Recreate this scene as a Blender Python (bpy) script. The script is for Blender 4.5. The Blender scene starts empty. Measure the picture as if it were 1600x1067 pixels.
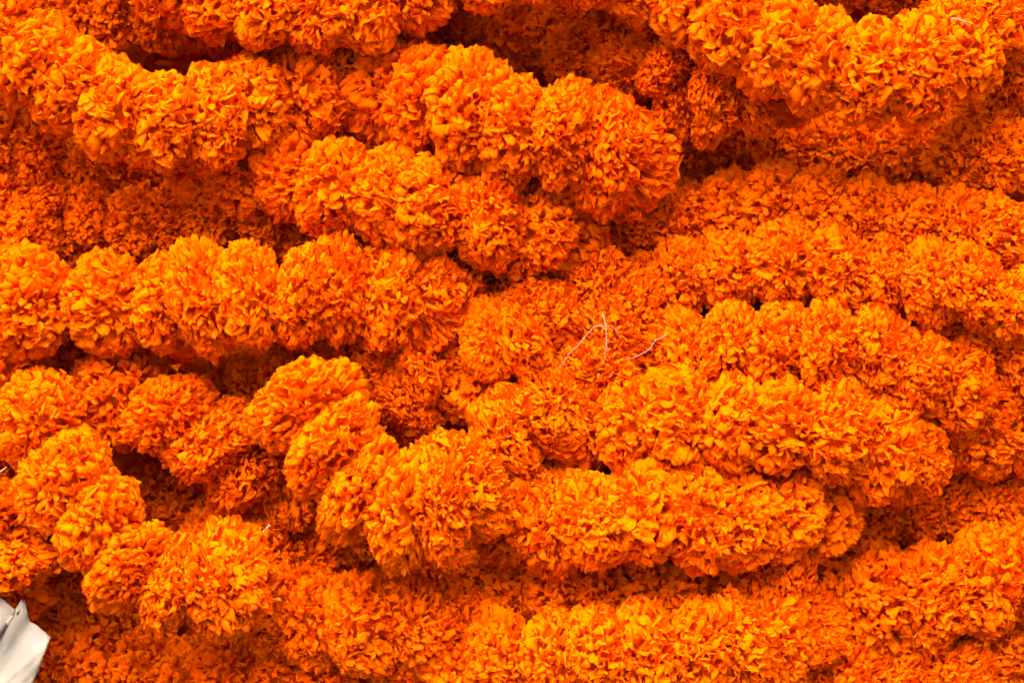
import bpy, bmesh, math, random
from mathutils import Vector, Matrix, noise

random.seed(11)
R_ = math.radians
scene = bpy.context.scene
C = scene.collection

# ------------------------------------------------------------------ camera
PITCH = R_(28)                     # looking down on the heap
DIST = 1.6                         # metres from the lens to the middle of the heap's face
K = 0.00045                        # metres in the heap's face per pixel of the 1600 px wide photograph
CENTRE = Vector((0, 0, 0.275))
FWD = Vector((0, math.cos(PITCH), -math.sin(PITCH)))
UP = Vector((0, math.sin(PITCH), math.cos(PITCH)))
RIGHT = Vector((1, 0, 0))
cam_d = bpy.data.cameras.new('camera')
cam = bpy.data.objects.new('camera', cam_d)
C.objects.link(cam)
cam.location = CENTRE - FWD * DIST
cam.rotation_euler = (math.pi / 2 - PITCH, 0, 0)
cam_d.sensor_width = 36
cam_d.lens = 36 * DIST / (1600 * K)
cam_d.clip_start = 0.05
cam_d.clip_end = 200
cam_d.dof.use_dof = True
cam_d.dof.focus_distance = DIST - 0.045
cam_d.dof.aperture_fstop = 7.1
scene.camera = cam

# ------------------------------------------------------------------ sky and sun (bright overcast)
SUN_EL, SUN_AZ = R_(76), R_(225)   # azimuth clockwise from +Y: behind the camera, a little to its left
world = bpy.data.worlds.new('World')
scene.world = world
world.use_nodes = True
nt = world.node_tree
sky = nt.nodes.new('ShaderNodeTexSky')
sky.sky_type = 'NISHITA'
sky.sun_disc = False
sky.sun_elevation = SUN_EL
sky.sun_rotation = SUN_AZ
sky.dust_density = 9.0
sky.air_density = 0.4
sky.ozone_density = 0.5
bg = nt.nodes['Background']
nt.links.new(sky.outputs['Color'], bg.inputs['Color'])
bg.inputs['Strength'].default_value = 0.07
sun_d = bpy.data.lights.new('sun', 'SUN')
sun_d.energy = 1.5
sun_d.angle = R_(65)
sun_d.color = (1.0, 0.92, 0.82)
sun = bpy.data.objects.new('sun', sun_d)
C.objects.link(sun)
sdir = Vector((math.sin(SUN_AZ) * math.cos(SUN_EL), math.cos(SUN_AZ) * math.cos(SUN_EL), math.sin(SUN_EL)))
sun.rotation_euler = sdir.to_track_quat('Z', 'Y').to_euler()
scene.view_settings.view_transform = 'Standard'
scene.view_settings.look = 'None'
scene.view_settings.exposure = 2.92
scene.view_settings.gamma = 1.0
scene.view_settings.use_curve_mapping = False
scene.render.engine = 'CYCLES'
scene.cycles.max_bounces = 6
scene.cycles.debug_use_spatial_splits = True
scene.cycles.diffuse_bounces = 4
scene.cycles.transmission_bounces = 4
scene.cycles.glossy_bounces = 2
scene.cycles.use_denoising = True
scene.cycles.use_adaptive_sampling = True
scene.cycles.adaptive_threshold = 0.07
scene.cycles.adaptive_min_samples = 16

DEPTH = 1.5
def pt(x, y, w=0.0):
    """A point of the heap: x, y along its face in photograph pixels, w pixels proud of it."""
    d = DIST - w * DEPTH * K
    s = K * d / DIST
    return cam.location + FWD * d + RIGHT * ((x - 800) * s) + UP * ((533.5 - y) * s)

# ------------------------------------------------------------------ materials
def new_mat(name):
    m = bpy.data.materials.new(name)
    m.use_nodes = True
    t = m.node_tree
    return m, t, t.nodes, t.links, t.nodes['Principled BSDF'], t.nodes['Material Output']

def petal_material(name, deep, bright, translucency):
    m, t, N, L, p, out = new_mat(name)
    at = N.new('ShaderNodeAttribute'); at.attribute_name = 'tone'
    oi = N.new('ShaderNodeObjectInfo')
    tc = N.new('ShaderNodeTexCoord')
    nz = N.new('ShaderNodeTexNoise'); nz.inputs['Scale'].default_value = 60; nz.inputs['Detail'].default_value = 3
    L.new(tc.outputs['Object'], nz.inputs['Vector'])
    a = N.new('ShaderNodeMath'); a.operation = 'MULTIPLY_ADD'
    L.new(at.outputs['Fac'], a.inputs[0]); a.inputs[1].default_value = 0.45
    b = N.new('ShaderNodeMath'); b.operation = 'MULTIPLY'
    L.new(oi.outputs['Random'], b.inputs[0]); b.inputs[1].default_value = 0.3
    L.new(b.outputs[0], a.inputs[2])
    sx = N.new('ShaderNodeSeparateColor'); L.new(oi.outputs['Color'], sx.inputs[0])
    g1 = N.new('ShaderNodeMath'); g1.operation = 'ADD'
    L.new(a.outputs[0], g1.inputs[0]); L.new(sx.outputs[0], g1.inputs[1])
    a = N.new('ShaderNodeMath'); a.operation = 'SUBTRACT'
    L.new(g1.outputs[0], a.inputs[0]); a.inputs[1].default_value = 1.0
    c = N.new('ShaderNodeMath'); c.operation = 'MULTIPLY_ADD'
    L.new(nz.outputs['Fac'], c.inputs[0]); c.inputs[1].default_value = 0.3
    L.new(a.outputs[0], c.inputs[2])
    mix = N.new('ShaderNodeMix'); mix.data_type = 'RGBA'
    L.new(c.outputs[0], mix.inputs['Factor'])
    mix.inputs['A'].default_value = (*deep, 1); mix.inputs['B'].default_value = (*bright, 1)
    df = N.new('ShaderNodeBsdfDiffuse')
    L.new(mix.outputs['Result'], df.inputs['Color'])
    tr = N.new('ShaderNodeBsdfTranslucent')
    L.new(mix.outputs['Result'], tr.inputs['Color'])
    ms = N.new('ShaderNodeMixShader'); ms.inputs['Fac'].default_value = translucency
    L.new(df.outputs[0], ms.inputs[1]); L.new(tr.outputs[0], ms.inputs[2])
    L.new(ms.outputs[0], out.inputs['Surface'])
    return m

M_PETAL = petal_material('marigold_petal', (0.80, 0.090, 0.0), (0.84, 0.150, 0.0), 0.36)

def simple_mat(name, col, rough=0.7, spec=0.3, noise_scale=None, col2=None, bump=0.0):
    m, t, N, L, p, out = new_mat(name)
    p.inputs['Base Color'].default_value = (*col, 1)
    p.inputs['Roughness'].default_value = rough
    p.inputs['Specular IOR Level'].default_value = spec
    if noise_scale:
        tc = N.new('ShaderNodeTexCoord')
        nz = N.new('ShaderNodeTexNoise'); nz.inputs['Scale'].default_value = noise_scale; nz.inputs['Detail'].default_value = 6
        L.new(tc.outputs['Object'], nz.inputs['Vector'])
        mix = N.new('ShaderNodeMix'); mix.data_type = 'RGBA'
        rp = N.new('ShaderNodeMapRange'); rp.inputs['From Min'].default_value = 0.35; rp.inputs['From Max'].default_value = 0.65
        L.new(nz.outputs['Fac'], rp.inputs['Value']); L.new(rp.outputs[0], mix.inputs['Factor'])
        mix.inputs['A'].default_value = (*col, 1); mix.inputs['B'].default_value = (*(col2 or col), 1)
        L.new(mix.outputs['Result'], p.inputs['Base Color'])
        if bump:
            bp = N.new('ShaderNodeBump'); bp.inputs['Strength'].default_value = bump; bp.inputs['Distance'].default_value = 0.002
            L.new(nz.outputs['Fac'], bp.inputs['Height']); L.new(bp.outputs[0], p.inputs['Normal'])
    return m

M_CALYX = simple_mat('calyx_green', (0.05, 0.09, 0.012), 0.7, 0.2, 120, (0.09, 0.12, 0.02))
M_THREAD = simple_mat('cotton_thread', (0.21, 0.135, 0.10), 0.9, 0.1)
M_STRAW = simple_mat('dry_straw', (0.20, 0.13, 0.07), 0.7, 0.2, 300, (0.30, 0.22, 0.15))
M_GROUND = simple_mat('asphalt', (0.030, 0.030, 0.032), 0.9, 0.3, 90, (0.075, 0.073, 0.072), 0.6)
M_STONE = simple_mat('gravel_stone', (0.05, 0.05, 0.05), 0.85, 0.3, 40, (0.15, 0.145, 0.14))
M_PAPER = simple_mat('pale_paper', (0.165, 0.136, 0.098), 0.6, 0.2, 30, (0.195, 0.176, 0.146), 0.35)
M_YELLOW = petal_material('yellow_petal', (0.95, 0.42, 0.01), (0.95, 0.55, 0.02), 0.3)

# ------------------------------------------------------------------ marigold flower meshes
def link_mesh(name, verts, faces, mat, tones=None, smooth=True):
    me = bpy.data.meshes.new(name)
    me.from_pydata(verts, [], faces)
    me.materials.append(mat)
    if smooth:
        me.polygons.foreach_set('use_smooth', [True] * len(me.polygons))
    if tones:
        at = me.attributes.new('tone', 'FLOAT', 'POINT')
        at.data.foreach_set('value', tones)
    me.update()
    return me

def add_petal(V, F, T, rng, theta, phi, flat, wid, ruffle, nu, nv, reach=1.0, twist_sd=0.5, start=0.56):
    """One ruffled petal of a unit flower (radius 1, facing +Z)."""
    st, ct = math.sin(theta), math.cos(theta)
    er = Vector((math.cos(phi), math.sin(phi), 0))
    ep = Vector((-math.sin(phi), math.cos(phi), 0))
    tip = er * st * reach + Vector((0, 0, flat * ct * reach))
    base = er * 0.12 * st + Vector((0, 0, -0.28 * flat))
    lift = 0.55 * max(0.0, 1 - theta / 2.0)
    mid = base.lerp(tip, 0.55) + Vector((0, 0, lift * 0.5 * flat)) - er * 0.10 * st
    tw = rng.gauss(0, twist_sd)
    tone = min(1, max(0, rng.gauss(0.5, 0.19)))
    k1, p1 = rng.uniform(2.2, 3.8), rng.uniform(0, 6.28)
    k2, p2 = rng.uniform(4.6, 6.6), rng.uniform(0, 6.28)
    cup = rng.gauss(0.50, 0.3)
    lob = rng.uniform(1.6, 3.0); lp = rng.uniform(-0.6, 0.6)
    W = wid * rng.uniform(0.75, 1.35)
    t0 = 0.80
    arc = W * rng.uniform(1.3, 2.0)                     # the curled end of the petal
    ang = max(0.15, min(2.5, rng.gauss(1.4, 0.65)))     # how far it rolls outwards
    def bez(t):
        p = base * (1 - t) ** 2 + mid * (2 * t * (1 - t)) + tip * (t * t)
        d = ((mid - base) * (1 - t) + (tip - mid) * t).normalized()
        wd = Matrix.Rotation(tw * t, 3, d) @ ep
        return p, d, wd, wd.cross(d).normalized()
    n1 = 3 if nv >= 7 else 2
    i0 = len(V)
    for j in range(nv):
        if j < n1:
            t = start + (t0 - start) * j / (n1 - 1)
            p, d, wdir, n = bez(t)
            u = 0.35 * j / (n1 - 1)
        else:
            f = (j - n1 + 1) / (nv - n1)
            p0, d0, wdir, n0 = bez(t0)
            psi = ang * f
            rho = arc / ang
            p = p0 + d0 * (rho * math.sin(psi)) + n0 * (rho * (1 - math.cos(psi)))
            d = d0 * math.cos(psi) + n0 * math.sin(psi)
            n = n0 * math.cos(psi) - d0 * math.sin(psi)
            u = 0.35 + 0.65 * f
        wj = W * (0.50 + 0.50 * math.sin(min(1.0, u * 1.3) * math.pi / 2))
        for i in range(nu):
            s = math.sin(math.pi / 2 * (-1 + 2 * i / (nu - 1)))
            off = wdir * (s * wj)
            r = ruffle * W * u ** 1.5 * (math.sin(k1 * s + p1) * 0.62 + 0.36 * math.sin(k2 * s + p2))
            off += n * (r + cup * wj * s * s * (0.2 + 0.5 * u))
            e = -0.62 * W * (1 - math.sqrt(1 - abs(0.99 * s) ** 3.2)) + 0.13 * W * math.cos(2 * lob * s + lp)
            off += d * (e * u ** 2.5)
            v = p + off
            rho_v = math.sqrt(v.x * v.x + v.y * v.y + (v.z / flat) ** 2)
            if rho_v > 0.86:                            # crowded tips lie over against one another
                v *= (0.86 + 0.155 * (1 - math.exp(-(rho_v - 0.86) / 0.155))) / rho_v
                v += n * (0.3 * r)
            V.append(v)
            T.append(tone)
    for j in range(nv - 1):
        for i in range(nu - 1):
            a = i0 + j * nu + i
            F.append((a, a + 1, a + nu + 1, a + nu))

def add_core(V, F, T, r, flat, seg=12, rings=8):
    i0 = len(V)
    for a in range(rings + 1):
        th = math.pi * a / rings
        for b in range(seg):
            ph = 2 * math.pi * b / seg
            V.append(Vector((r * math.sin(th) * math.cos(ph), r * math.sin(th) * math.sin(ph), r * flat * math.cos(th))))
            T.append(0.2)
    for a in range(rings):
        for b in range(seg):
            F.append((i0 + a * seg + b, i0 + (a + 1) * seg + b, i0 + (a + 1) * seg + (b + 1) % seg, i0 + a * seg + (b + 1) % seg))

GA = math.pi * (3 - math.sqrt(5))

def petals_mesh(seed, n, flat, wid, ruffle, nu, nv, tmax=3.0, sd=0.5):
    rng = random.Random(seed)
    V, F, T = [], [], []
    cmin = math.cos(tmax)
    for i in range(n):
        ct = 1 - (1 - cmin) * (i + 0.5) / n
        th = math.acos(ct) + rng.gauss(0, 0.05)
        ph = i * GA + rng.gauss(0, 0.12)
        reach = rng.uniform(0.97, 1.08)
        add_petal(V, F, T, rng, max(0.02, th), ph, flat, wid * (0.8 + 0.3 * min(1, th / 1.4)), ruffle, nu, nv, reach, sd)
    add_core(V, F, T, 0.60, flat)
    sh = Vector((seed * 1.7, seed * 0.3, 0))
    for i, v in enumerate(V):                           # no flower is a perfect ball
        q = v.normalized()
        V[i] = v * (1.0 + 0.13 * noise.noise(q * 1.6 + sh) + 0.10 * noise.noise(q * 3.7 + sh))
    return link_mesh('petal_mass', [tuple(v) for v in V], F, M_PETAL, T)

KINDS = {}                                  # look -> list of petal meshes
KINDS['curly'] = [petals_mesh(100 + i, 600, 0.74, 0.083, 1.3, 9, 6, sd=1.1) for i in range(5)]
KINDS['full'] = [petals_mesh(200 + i, 540, 0.74, 0.091, 1.2, 9, 6, sd=0.9) for i in range(5)]
KINDS['loose'] = [petals_mesh(300 + i, 420, 0.74, 0.108, 1.15, 9, 6, sd=1.0) for i in range(5)]

def single_petal_mesh(seed):
    rng = random.Random(seed)
    V, F, T = [], [], []
    add_petal(V, F, T, rng, 1.25, 0.0, 0.74, 0.145, 0.8, 10, 7, 1.06, 0.7)
    return link_mesh('petal', [tuple(v) for v in V], F, M_PETAL, T)
BIG_PETALS = [single_petal_mesh(900 + i) for i in range(10)]

def calyx_mesh():
    V, F = [], []
    prof = [(0.02, -0.80), (0.04, -0.78), (0.07, -0.72), (0.09, -0.64), (0.10, -0.54), (0.07, -0.50)]
    seg = 14
    for r, z in prof:
        for b in range(seg):
            a = 2 * math.pi * b / seg
            rr = r * (1 + 0.06 * (b % 2))
            V.append((rr * math.cos(a), rr * math.sin(a), z * 0.8))
    for a in range(len(prof) - 1):
        for b in range(seg):
            F.append((a * seg + b, a * seg + (b + 1) % seg, (a + 1) * seg + (b + 1) % seg, (a + 1) * seg + b))
    return link_mesh('calyx', V, F, M_CALYX)
CALYX = calyx_mesh()

def empty(name, loc):
    o = bpy.data.objects.new(name, None)
    o.empty_display_size = 0.02
    o.location = loc
    C.objects.link(o)
    return o

def tag(o, label=None, cat=None, group=None, kind=None):
    for k, v in (('label', label), ('category', cat), ('group', group), ('kind', kind)):
        if v:
            o[k] = v
    return o

def child(name, mesh, parent):
    o = bpy.data.objects.new(name, mesh)
    C.objects.link(o)
    o.parent = parent
    return o

TINT = (('golden', 0.15), ('bright yellow', 0.22), ('top right corner', 0.12), ('bright garland along the bottom', 0.10), ('blunt nose', -0.12), ('right edge near the bottom', -0.1), ('curly garland dipping', -0.1))
def flower(garland, pos, axis, radius, thick, look, rng):
    """garland > flower > petal_mass, petal ..., calyx; axis = the way the flower faces along its string."""
    f = empty('flower', (0, 0, 0))
    q = axis.to_track_quat('Z', 'Y').to_matrix().to_4x4()
    spin = Matrix.Rotation(rng.uniform(0, 6.283), 4, 'Z')
    tilt = Matrix.Rotation(rng.gauss(0, 0.22), 4, 'X') @ Matrix.Rotation(rng.gauss(0, 0.22), 4, 'Y')
    f.parent = garland
    sc = Matrix.Diagonal((radius, radius, thick / 0.74, 1))
    f.matrix_local = Matrix.Translation(pos - garland.location) @ q @ tilt @ sc @ spin
    pm = child('petal_mass', rng.choice(KINDS[look]), f)
    pm['kind'] = 'stuff'
    for k in range({'curly': 3, 'full': 5, 'loose': 7}[look]):
        p = child('petal', rng.choice(BIG_PETALS), f)
        th = rng.uniform(-0.75, 0.75)
        p.matrix_local = Matrix.Rotation(rng.uniform(0, 6.283), 4, 'Z') @ Matrix.Rotation(th, 4, 'Y') @ Matrix.Scale(rng.uniform(0.88, 1.02), 4)
    child('calyx', CALYX, f)
    tint = sum(v for k, v in TINT if k in garland['label'])
    for o in f.children:
        o.color = (1 + tint, 1, 1, 1)
    return f

# ------------------------------------------------------------------ splines and tubes
def catmull(P, n=24):
    out = []
    Q = [P[0] * 2 - P[1]] + list(P) + [P[-1] * 2 - P[-2]]
    for i in range(1, len(Q) - 2):
        p0, p1, p2, p3 = Q[i - 1], Q[i], Q[i + 1], Q[i + 2]
        for k in range(n):
            t = k / n
            out.append(0.5 * ((2 * p1) + (p2 - p0) * t + (2 * p0 - 5 * p1 + 4 * p2 - p3) * t * t + (3 * p1 - p0 - 3 * p2 + p3) * t ** 3))
    out.append(Q[-2])
    return out

def resample(path, step):
    L = [0.0]
    for a, b in zip(path, path[1:]):
        L.append(L[-1] + (b - a).length)
    n = max(1, round(L[-1] / step))
    res, j = [], 0
    for k in range(n + 1):
        s = L[-1] * k / n
        while j < len(L) - 2 and L[j + 1] < s:
            j += 1
        t = (s - L[j]) / max(1e-9, L[j + 1] - L[j])
        res.append(path[j].lerp(path[j + 1], t))
    return res

def tube_mesh(name, path, radii, mat, seg=6):
    V, F = [], []
    n = len(path)
    for i, p in enumerate(path):
        d = (path[min(n - 1, i + 1)] - path[max(0, i - 1)]).normalized()
        a = d.orthogonal().normalized() if i == 0 else (prev - d * prev.dot(d)).normalized()
        prev = a
        b = d.cross(a)
        r = radii(i / (n - 1)) if callable(radii) else radii
        for k in range(seg):
            t = 2 * math.pi * k / seg
            V.append(p + (a * math.cos(t) + b * math.sin(t)) * r)
    for i in range(n - 1):
        for k in range(seg):
            F.append((i * seg + k, i * seg + (k + 1) % seg, (i + 1) * seg + (k + 1) % seg, (i + 1) * seg + k))
    F.append(tuple(range(seg))[::-1]); F.append(tuple((n - 1) * seg + k for k in range(seg)))
    return link_mesh(name, [tuple(v) for v in V], F, mat)

# ------------------------------------------------------------------ setting: ground
def grid_sheet(x0, x1, y0, y1, nx, ny, zf):
    V = [(x0 + (x1 - x0) * i / nx, y0 + (y1 - y0) * j / ny, 0) for j in range(ny + 1) for i in range(nx + 1)]
    V = [(x, y, zf(x, y)) for x, y, _ in V]
    F = [(j * (nx + 1) + i, j * (nx + 1) + i + 1, (j + 1) * (nx + 1) + i + 1, (j + 1) * (nx + 1) + i) for j in range(ny) for i in range(nx)]
    return V, F
gm = bpy.data.meshes.new('ground')
gm.from_pydata([(-60, -60, 0), (60, -60, 0), (60, 60, 0), (-60, 60, 0)], [], [(0, 1, 2, 3)])
gm.materials.append(M_GROUND)
ground = bpy.data.objects.new('ground', gm)
C.objects.link(ground)
tag(ground, kind='structure')

# gravel chips bedded in the ground beside the foot of the heap
rng = random.Random(5)
V, F = [], []
for i in range(900):
    c = Vector((rng.uniform(0.28, 0.62), rng.uniform(-0.30, 0.35), 0.0))
    s = rng.uniform(0.0022, 0.0055)
    i0 = len(V)
    rot = Matrix.Rotation(rng.uniform(0, 6.28), 3, Vector((rng.gauss(0, 1), rng.gauss(0, 1), rng.gauss(0, 1))).normalized())
    for v in ((1, 0, 0), (-1, 0, 0), (0, 1, 0), (0, -1, 0), (0, 0, 1), (0, 0, -1)):
        V.append(c + rot @ Vector(v) * s * rng.uniform(0.7, 1.2) + Vector((0, 0, s * 0.3)))
    for f in ((0, 2, 4), (2, 1, 4), (1, 3, 4), (3, 0, 4), (2, 0, 5), (1, 2, 5), (3, 1, 5), (0, 3, 5)):
        F.append(tuple(i0 + k for k in f))
gv = bpy.data.objects.new('gravel', link_mesh('gravel', [tuple(v) for v in V], F, M_STONE, smooth=False))
C.objects.link(gv)
tag(gv, 'dark grey gravel chips on the ground at the foot of the heap', 'gravel', kind='stuff')

# ------------------------------------------------------------------ the deep inside of the heap, and an unseen bulge above that blocks light
rng = random.Random(77)
V, F, T = [], [], []
SHEET_W = -170
def right_limit(y):
    return 2050 if y < 820 else 2050 - (y - 820) * 2.6 if y < 1000 else 1540
for gy in range(-420, 1230, 74):
    for gx in range(-520, 2080, 78):
        x = gx + rng.uniform(-22, 22) + (39 if (gy // 74) % 2 else 0)
        y = gy + rng.uniform(-18, 18)
        if x > right_limit(y) - 70:
            continue
        c = pt(x, y, -125 + rng.uniform(-15, 15) + min(215, max(0, -40 - y) * 1.4))  # above the frame the flowers bulge forward, added unseen to darken the hollows
        rot = Matrix.Rotation(rng.uniform(0, 6.28), 3, 'X') @ Matrix.Rotation(rng.uniform(0, 6.28), 3, 'Z')
        v0 = len(V)
        v, f, t = [], [], []
        for i in range(70):
            th = math.acos(1 - 1.6 * (i + 0.5) / 70)
            add_petal(v, f, t, rng, th, i * GA, 0.74, 0.27, 0.6, 4, 3, rng.uniform(0.84, 1.04), 0.6, 0.45)
        add_core(v, f, t, 0.65, 0.74, 8, 5)
        r = rng.uniform(62, 72) * K
        V += [tuple(c + rot @ (p * r)) for p in v]
        F += [tuple(k + v0 for k in q) for q in f]
        T += t
# the closed body under those flowers: a bank from the ground up, over the top and down behind
prof = [(1260, SHEET_W), (900, SHEET_W), (400, SHEET_W), (-60, SHEET_W), (-230, 10), (-430, 35)]  # upper rows swing forward to back the added light-blocking bulge
front = [[pt(min(x, right_limit(y) - (120 if y < 800 else 320)), y, w) for x in range(-560, 2101, 140)] for y, w in prof]
rows = front + [[Vector((p.x, p.y + 0.35, p.z - 0.02)) for p in front[-1]], [Vector((p.x, p.y + 0.8, -0.01)) for p in front[-1]]]
i0 = len(V); nc = len(rows[0])
for r in rows:
    V += [tuple(p) for p in r]; T += [0.1] * nc
for j in range(len(rows) - 1):
    for i in range(nc - 1):
        a = i0 + j * nc + i
        F.append((a, a + 1, a + nc + 1, a + nc))
for i in (0, nc - 1):
    F.append(tuple(i0 + j * nc + i for j in range(len(rows))))
mass = bpy.data.objects.new('flower_mass', link_mesh('flower_mass', V, F, M_PETAL, T))
C.objects.link(mass)
tag(mass, 'shadowed orange marigolds deep inside the heap, with an unseen bulge added above to block light', 'flowers', kind='stuff')

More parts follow.
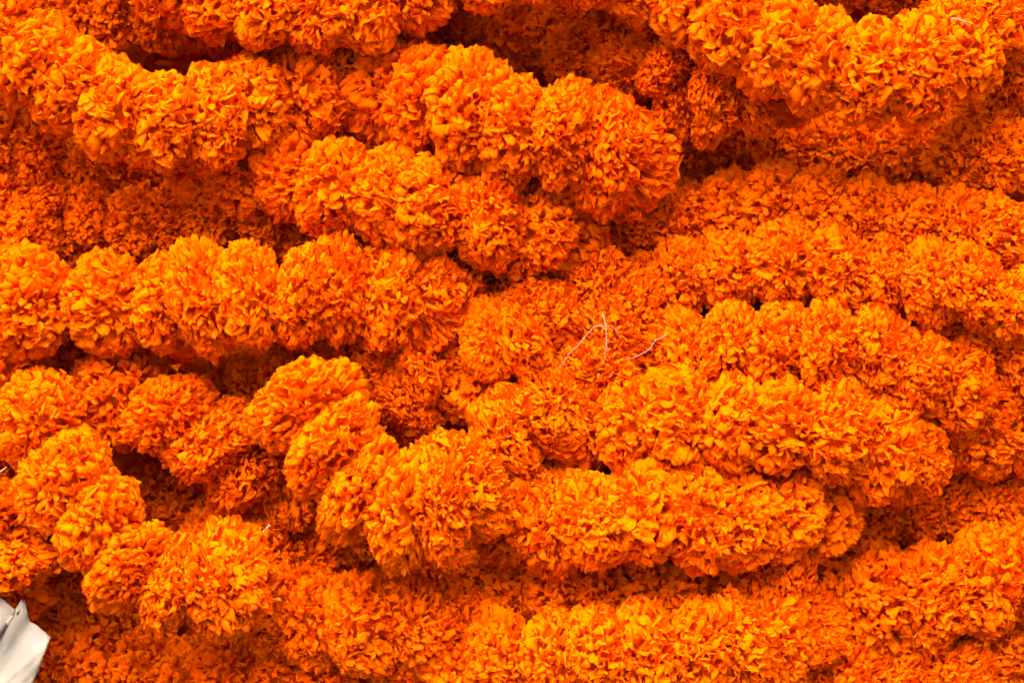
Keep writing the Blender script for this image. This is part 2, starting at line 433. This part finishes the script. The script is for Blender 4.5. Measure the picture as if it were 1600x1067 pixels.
# ------------------------------------------------------------------ garlands
# label, diameter, look, face (1 or -1: way the flowers face along the listed order), pitch (share of the diameter) or 0 = one flower per point, points
G = [
 # ---- top of the picture
 ('bright yellow-orange garland sagging from the top left corner of the heap', 156, 'loose', 1, .50,
  [(-120,-60,95),(-40,8,100),(35,72,105),(105,128,112),(175,170,115),(248,190,110),(320,180,95),(385,162,75),(450,148,50),(520,122,20),(585,85,-10)]),
 ('dim garland in the shade between the top left garland and the top edge', 115, 'curly', 1, .55,
  [(40,-60,-20),(110,0,-15),(180,22,-10),(250,28,-10),(320,20,-20),(390,45,-50),(450,85,-60),(530,95,-65)]),
 ('sunlit garland loop hanging into the top edge, left of centre', 150, 'loose', -1, .52,
  [(220,-80,60),(300,-25,85),(380,0,95),(460,12,100),(540,8,95),(620,-12,80),(690,-65,55)]),
 ('garland whose lower rim just dips below the top edge at the centre', 140, 'full', 1, .52,
  [(640,-95,70),(720,-62,105),(800,-55,115),(880,-60,105),(960,-55,70),(1030,-30,40)]),
 ('darkest garland, in deep shade under the top edge at the centre', 122, 'curly', 1, .58,
  [(590,50,-95),(660,50,-90),(730,65,-85),(800,68,-80),(870,62,-70),(940,50,-60)]),
 ('half-shaded curly garland dipping left of the bright top right garland', 128, 'curly', 1, 0,
  [(905,95,-30),(965,45,0),(1040,30,15),(985,105,0),(1050,88,40),(1065,150,15),(1120,125,50),(1125,165,30),(1178,150,38),(1215,128,25)]),
 ('bright garland sagging from the top right corner of the heap', 152, 'loose', 1, .50,
  [(960,-75,60),(1040,-20,80),(1115,20,95),(1190,58,105),(1265,92,112),(1340,114,118),(1412,112,118),(1480,88,105),(1532,45,85),(1570,-25,60)]),
 ('dark garland glimpsed inside the loop at the top right', 110, 'curly', 1, .56,
  [(1320,-40,-70),(1390,-15,-85),(1450,-30,-75)]),
 ('garland running down the right edge below the top right corner', 112, 'curly', 1, .56,
  [(1600,-60,-20),(1610,10,-15),(1600,80,-15),(1580,150,-25),(1540,190,-40)]),
 # ---- second band
 ('thick rounded garland ending in a blunt nose right of the centre, upper half', 176, 'full', 1, .42,
  [(618,150,35),(680,163,65),(742,175,82),(805,191,95),(865,209,102),(915,225,100),(945,237,75),(955,245,35)]),
 ('dim garland filling the hollow left of the thick blunt-nosed garland', 112, 'curly', 1, .58,
  [(430,215,-40),(500,195,-10),(555,205,5),(580,215,0)]),
 ('shaded garland under the bright top right garland, mostly in its shadow', 128, 'curly', 1, .55,
  [(1040,225,-110),(1110,245,-105),(1185,240,-108),(1255,232,-108),(1325,235,-95),(1395,245,-70),(1465,235,-35),(1540,245,-25),(1610,240,-20),(1690,250,-20)]),
 ('garland in second row below the thick blunt-nosed one, sloping down to the right', 160, 'full', 1, .48,
  [(340,250,-20),(410,268,20),(480,275,50),(555,290,70),(630,312,80),(705,328,85),(775,342,80),(835,358,55),(870,375,15)]),
 ('deep shaded garland at the left edge under the bright top left garland', 128, 'curly', 1, .52,
  [(-70,215,-30),(0,235,-25),(70,242,-25),(135,250,-38),(200,275,-70)]),
 ('shaded garland hanging at the left edge above the two separate round flowers', 120, 'curly', 1, .55,
  [(-60,300,-35),(10,320,-25),(70,310,-30),(20,375,-10),(-40,390,-5)]),
 ('dim narrow garland crossing behind the long bright mid-left garland', 112, 'curly', 1, .58,
  [(95,372,-42),(155,340,-28),(220,352,-24),(285,345,-24),(350,335,-22),(410,348,-22),(470,362,-28)]),
 ('shadowed garland below the lowest sag of the top left garland', 100, 'curly', 1, .6,
  [(170,290,-95),(235,280,-95),(300,285,-90),(365,270,-75)]),
 ('small dim garland tucked below the blunt nose of the thick garland', 120, 'curly', 1, .58,
  [(850,385,-50),(915,370,-40),(975,350,-40),(1040,345,-45)]),
 ('garland along the middle right rising above the row of round flowers', 128, 'full', 1, .55,
  [(1080,330,-50),(1145,325,-35),(1205,320,-20),(1270,325,0),(1340,330,10),(1410,345,15),(1480,355,15),(1550,365,15),(1620,380,15),(1700,395,10)]),
 # ---- third band
 ('long thick bright garland in the left middle, with two rounder flowers at its left end', 168, 'full', 1, 0,
  [(-55,480,45),(52,472,60),(165,468,65),(262,475,70),(330,462,90),(400,462,95),(470,460,95),(535,452,85),(595,452,65),(650,458,45),(705,462,20)]),
 ('row of plump separate flowers right of centre below the upper shadow', 132, 'full', 1, 0,
  [(1005,455,-20),(1065,432,-5),(1145,425,10),(1228,408,25),(1310,415,35),(1385,425,40),(1450,435,50),(1520,450,55),(1585,480,50),(1650,500,40)]),
 ('garland with tied white thread near the centre of the heap', 138, 'curly', -1, 0,
  [(870,415,0),(930,440,10),(985,470,25),(1010,515,15),(945,520,35),(925,580,45),(880,625,55),(830,662,60),(785,690,55)]),
 ('two-flower clump of garland pushed up at the centre left of the white thread', 142, 'full', 1, 0,
  [(745,600,5),(730,508,15),(768,540,55),(815,532,62),(848,495,42),(815,470,0)]),
 ('half-shaded garland between the centre clump and the sharply bent garland', 128, 'curly', 1, 0,
  [(555,560,-10),(608,568,18),(655,570,38),(692,540,20),(695,605,0),(640,622,18),(600,672,-30),(655,662,-20)]),
 ('garland below the plump row, rounded flowers sloping down at its right end', 138, 'full', 1, 0,
  [(1030,545,0),(1075,545,25),(1140,540,35),(1215,535,50),(1295,540,60),(1370,550,60),(1430,580,45),(1490,600,25),(1530,640,-10)]),
 ('garland slipping out at the right edge halfway down', 132, 'curly', 1, .55,
  [(1480,500,-10),(1540,540,0),(1600,560,5),(1680,580,5)]),
 ('shaded end of garland at the right edge under the slipping one', 142, 'curly', 1, .5,
  [(1470,665,-40),(1535,675,-25),(1600,670,-25),(1680,680,-30)]),
 # ---- fourth band
 ('long bright garland right of centre ending in a rounded tip', 152, 'full', 1, .50,
  [(920,655,30),(990,650,60),(1060,652,75),(1135,656,85),(1210,662,90),(1280,675,90),(1340,690,82),(1385,704,62),(1410,715,30)]),
 ('long bright garland one row below the round-tipped garland', 160, 'curly', -1, .47,
  [(800,815,20),(860,812,55),(930,808,80),(1000,806,85),(1070,806,85),(1130,806,80),(1190,803,65),(1240,800,45),(1270,798,15)]),
 ('shaded garland in hollow under the round-tipped garland, right side', 118, 'curly', 1, .58,
  [(1310,830,-60),(1380,800,-75),(1450,785,-80),(1520,790,-80),(1600,770,-75),(1680,760,-70)]),
 ('sharply bent golden garland standing proud left of the centre', 182, 'full', 1, 0,
  [(478,630,95),(518,704,118),(572,768,132),(632,802,140),(690,796,138),(728,762,118)]),
 ('dim garland behind the top of the sharply bent golden garland', 116, 'curly', 1, .55,
  [(345,595,-45),(410,595,-30),(475,575,-20),(540,585,-50)]),
 ('mid-left garland of full flowers stepping down under the long thick garland', 156, 'curly', 1, 0,
  [(60,545,-60),(125,570,-55),(198,612,15),(266,655,48),(330,692,48),(388,735,22),(445,755,-8),(500,780,-45)]),
 # ---- lower left
 ('golden garland stepping down from the left edge and curling right above the paper', 164, 'full', 1, 0,
  [(5,590,15),(60,652,60),(105,742,85),(165,818,100),(212,885,112),(268,915,120),(325,920,120),(362,905,98)]),
 ('bit of garland at the left edge above the white paper', 160, 'full', 1, 0,
  [(-55,745,40),(-10,800,60),(12,865,65),(-5,930,30)]),
 ('dark garland in the hollow between the two golden bent garlands', 132, 'curly', 1, 0,
  [(225,770,-85),(290,800,-85),(350,840,-40),(415,865,-10),(475,870,-35),(530,850,-75)]),
 ('shaded garland tucked beneath the curl of the lower left golden garland', 130, 'curly', 1, .56,
  [(40,890,-55),(95,920,-55),(160,960,-65),(230,985,-70)]),
 # ---- bottom
 ('shaded garland along the bottom edge beside the white paper', 130, 'curly', 1, .56,
  [(20,1060,-55),(90,1030,-38),(160,1042,-38),(230,1050,-35),(300,1060,-30),(360,1050,-10),(430,1060,0),(500,1085,5)]),
 ('half-lit garland at the bottom left of centre below the dark hollow', 158, 'curly', 1, .5,
  [(440,955,15),(505,968,45),(575,978,60),(645,985,62),(710,998,38)]),
 ('bright garland along the bottom edge at the centre', 160, 'full', 1, .48,
  [(660,1050,20),(735,1040,55),(810,1035,70),(885,1030,75),(960,1025,80),(1035,1025,80),(1105,1015,75),(1165,1010,60),(1195,1005,30)]),
 ('shaded ragged garland in the crease between the two long lower garlands', 128, 'loose', 1, .56,
  [(665,912,-28),(735,920,-12),(805,927,0),(875,930,4),(945,928,-4),(1015,924,0),(1085,930,2),(1150,935,4)]),
 ('curly garland bulging up right of the bright bottom garland', 142, 'curly', 1, 0,
  [(1120,905,-20),(1185,915,5),(1245,915,20),(1255,965,15),(1215,1005,-15)]),
 ('thick frilly garland leaving at the right edge near the bottom', 165, 'curly', 1, .46,
  [(1300,930,-50),(1365,930,-25),(1430,925,-10),(1500,920,0),(1565,912,0),(1635,900,-5),(1700,890,-10)]),
 ('lowest garland at the bottom right, next to the dark ground', 138, 'curly', 1, .52,
  [(1190,1070,-30),(1255,1060,-25),(1325,1062,-20),(1395,1060,-20),(1455,1062,-20),(1508,1052,-30),(1540,1030,-50)]),
]
garlands = []
rng = random.Random(2024)
n_fl = 0
for gi, (label, dia, look, face, pitch, pts) in enumerate(G):
    P = [pt(*p) for p in pts]
    g = empty('marigold_garland', P[len(P) // 2])
    tag(g, label, 'garland', 'marigold garlands heaped in a pile')
    path = catmull(P)
    if pitch:
        cs = resample(path, dia * pitch * K)
    else:
        cs = P
    cp = catmull(cs, 12)
    for i, c in enumerate(cs):
        a = cs[max(0, i - 1)]; b = cs[min(len(cs) - 1, i + 1)]
        ax = (b - a).normalized() * face
        gap = (b - a).length / (2 if 0 < i < len(cs) - 1 else 1)
        r = dia * 0.5 * K * rng.uniform(0.90, 1.08) * (c - cam.location).dot(FWD) / DIST
        thick = min(max(gap * (rng.uniform(0.74, 0.94) if pitch else 0.70), r * 0.60), r * 0.92)
        lk = look if rng.random() < 0.72 else rng.choice(['curly', 'full', 'loose'])
        jit = Vector((rng.gauss(0, 1), rng.gauss(0, 1), rng.gauss(0, 1))) * 4.5 * K
        flower(g, c + jit, ax, r * 1.12, thick, lk, rng)
        n_fl += 1
    th = bpy.data.objects.new('thread', tube_mesh('thread', [p - g.location for p in cp], 0.0006, M_THREAD, 5))
    C.objects.link(th)
    th.parent = g
    garlands.append(g)
print('flowers', n_fl, 'garlands', len(G))

# ------------------------------------------------------------------ the tied thread with frayed ends
TIED = next(g for g in garlands if 'tied white thread' in g['label'])
def thread_piece(pts, r0, r1, name='tied_thread', label=None):
    path = resample(catmull([pt(*p) for p in pts]), 0.003)
    path = [p + Vector((noise.noise(p * 90), noise.noise(p * 90 + Vector((7, 0, 0))), noise.noise(p * 90 + Vector((0, 9, 0))))) * 0.0009 for p in path]
    me = tube_mesh(name, [p - TIED.location for p in path], lambda t: r0 + (r1 - r0) * t, M_THREAD, 6)
    o = bpy.data.objects.new(name, me)
    C.objects.link(o)
    o.parent = TIED
    if label:
        o['label'] = label
    return o
thread_piece([(948,513,118),(938,508,118),(926,512,118),(914,526,118),(903,540,116),(890,550,120),(882,563,120),(873,577,118)], 0.0003, 0.00025)
thread_piece([(942,490,116),(945,505,121),(947,518,122),(947,535,122),(949,552,120)], 0.0005, 0.0003)
thread_piece([(947,512,121),(947,530,121),(946,548,121),(944,566,120)], 0.0003, 0.0002)
thread_piece([(948,510,120),(957,510,116),(964,518,116),(968,530,112)], 0.00025, 0.0002)
thread_piece([(979,562,100),(990,559,112),(1002,553,112),(1015,545,110),(1024,532,108),(1035,527,106),(1041,520,106)], 0.0003, 0.00025)

def scrap(name, pts, r0, r1, mat, label, cat):
    path = resample(catmull([pt(*p) for p in pts]), 0.003)
    o0 = path[0].copy()
    me = tube_mesh(name, [p - o0 for p in path], lambda t: r0 + (r1 - r0) * t, mat, 6)
    o = bpy.data.objects.new(name, me)
    o.location = o0
    C.objects.link(o)
    return tag(o, label, cat)
scrap('thread_scrap', [(1486,29,190),(1498,31,192),(1514,37,188)], 0.0006, 0.0008, M_THREAD, 'short white thread scrap on the bright top right garland', 'thread')
scrap('straw', [(396,848,70),(408,834,74),(422,820,76)], 0.0007, 0.0005, M_STRAW, 'short dry straw lying on the shaded garland left of the bent one', 'straw')
scrap('thread_scrap', [(-12,745,135),(0,737,135),(11,729,132)], 0.0008, 0.0004, M_THREAD, 'short white thread scrap at the left edge of the heap', 'thread')

# a loose yellow petal caught beside the lower left golden garland
V, F, T = [], [], []
add_petal(V, F, T, random.Random(3), 1.3, 0.0, 0.7, 0.24, 0.25, 7, 6, 1.0, 0.2, 0.2)
lp = bpy.data.objects.new('loose_petal', link_mesh('loose_petal', [tuple(v) for v in V], F, M_YELLOW, T))
lp.location = pt(412, 936, 75)
lp.rotation_euler = (R_(-50), R_(0), R_(-6))
lp.scale = (0.012,) * 3
C.objects.link(lp)
tag(lp, 'loose yellow petal sticking out beside the lower left golden garland', 'petal')

# ------------------------------------------------------------------ the corner of crumpled pale paper
def paper():
    edge = [(-260, 890), (-60, 905), (0, 932), (29, 957), (37, 933), (46, 970), (57, 976), (79, 995), (66, 1030), (48, 1075), (20, 1150), (-10, 1330)]
    # rows from the edge down to a base line further left, so that the sheet is a fan of narrow strips
    V, F = [], []
    nr = 14
    fine = []
    for a, b in zip(edge, edge[1:]):
        n = max(2, int(math.hypot(b[0] - a[0], b[1] - a[1]) / 9))
        for k in range(n):
            t = k / n
            fine.append((a[0] + (b[0] - a[0]) * t, a[1] + (b[1] - a[1]) * t))
    fine.append(edge[-1])
    hub = (-260, 1330)
    for j in range(nr + 1):
        t = (j / nr) ** 1.5
        for (x, y) in fine:
            px, py = x + (hub[0] - x) * t, y + (hub[1] - y) * t
            q = Vector((px * 0.016, py * 0.016, 0))
            fold = abs(((px * 0.82 + (py - 950) * 0.42) / 46.0) % 2 - 1)          # long soft folds
            w = 88 + 6 * fold + 10 * noise.noise(q) + 6 * abs(noise.noise(q * 2.3)) + 3.5 * abs(noise.noise(q * 5.1)) - 0.10 * max(0, px) - 0.02 * (py - 950)
            V.append(pt(px, py, w))
    nf = len(fine)
    for j in range(nr):
        for i in range(nf - 1):
            F.append((j * nf + i, j * nf + i + 1, (j + 1) * nf + i + 1, (j + 1) * nf + i))
    o0 = V[nf // 2].copy()
    me = link_mesh('paper', [tuple(v - o0) for v in V], F, M_PAPER)
    o = bpy.data.objects.new('crumpled_paper', me)
    o.location = o0
    C.objects.link(o)
    md = o.modifiers.new('thickness', 'SOLIDIFY')
    md.thickness = 0.0004
    tag(o, 'torn corner of crumpled white paper at the bottom left of the heap', 'paper')
paper()
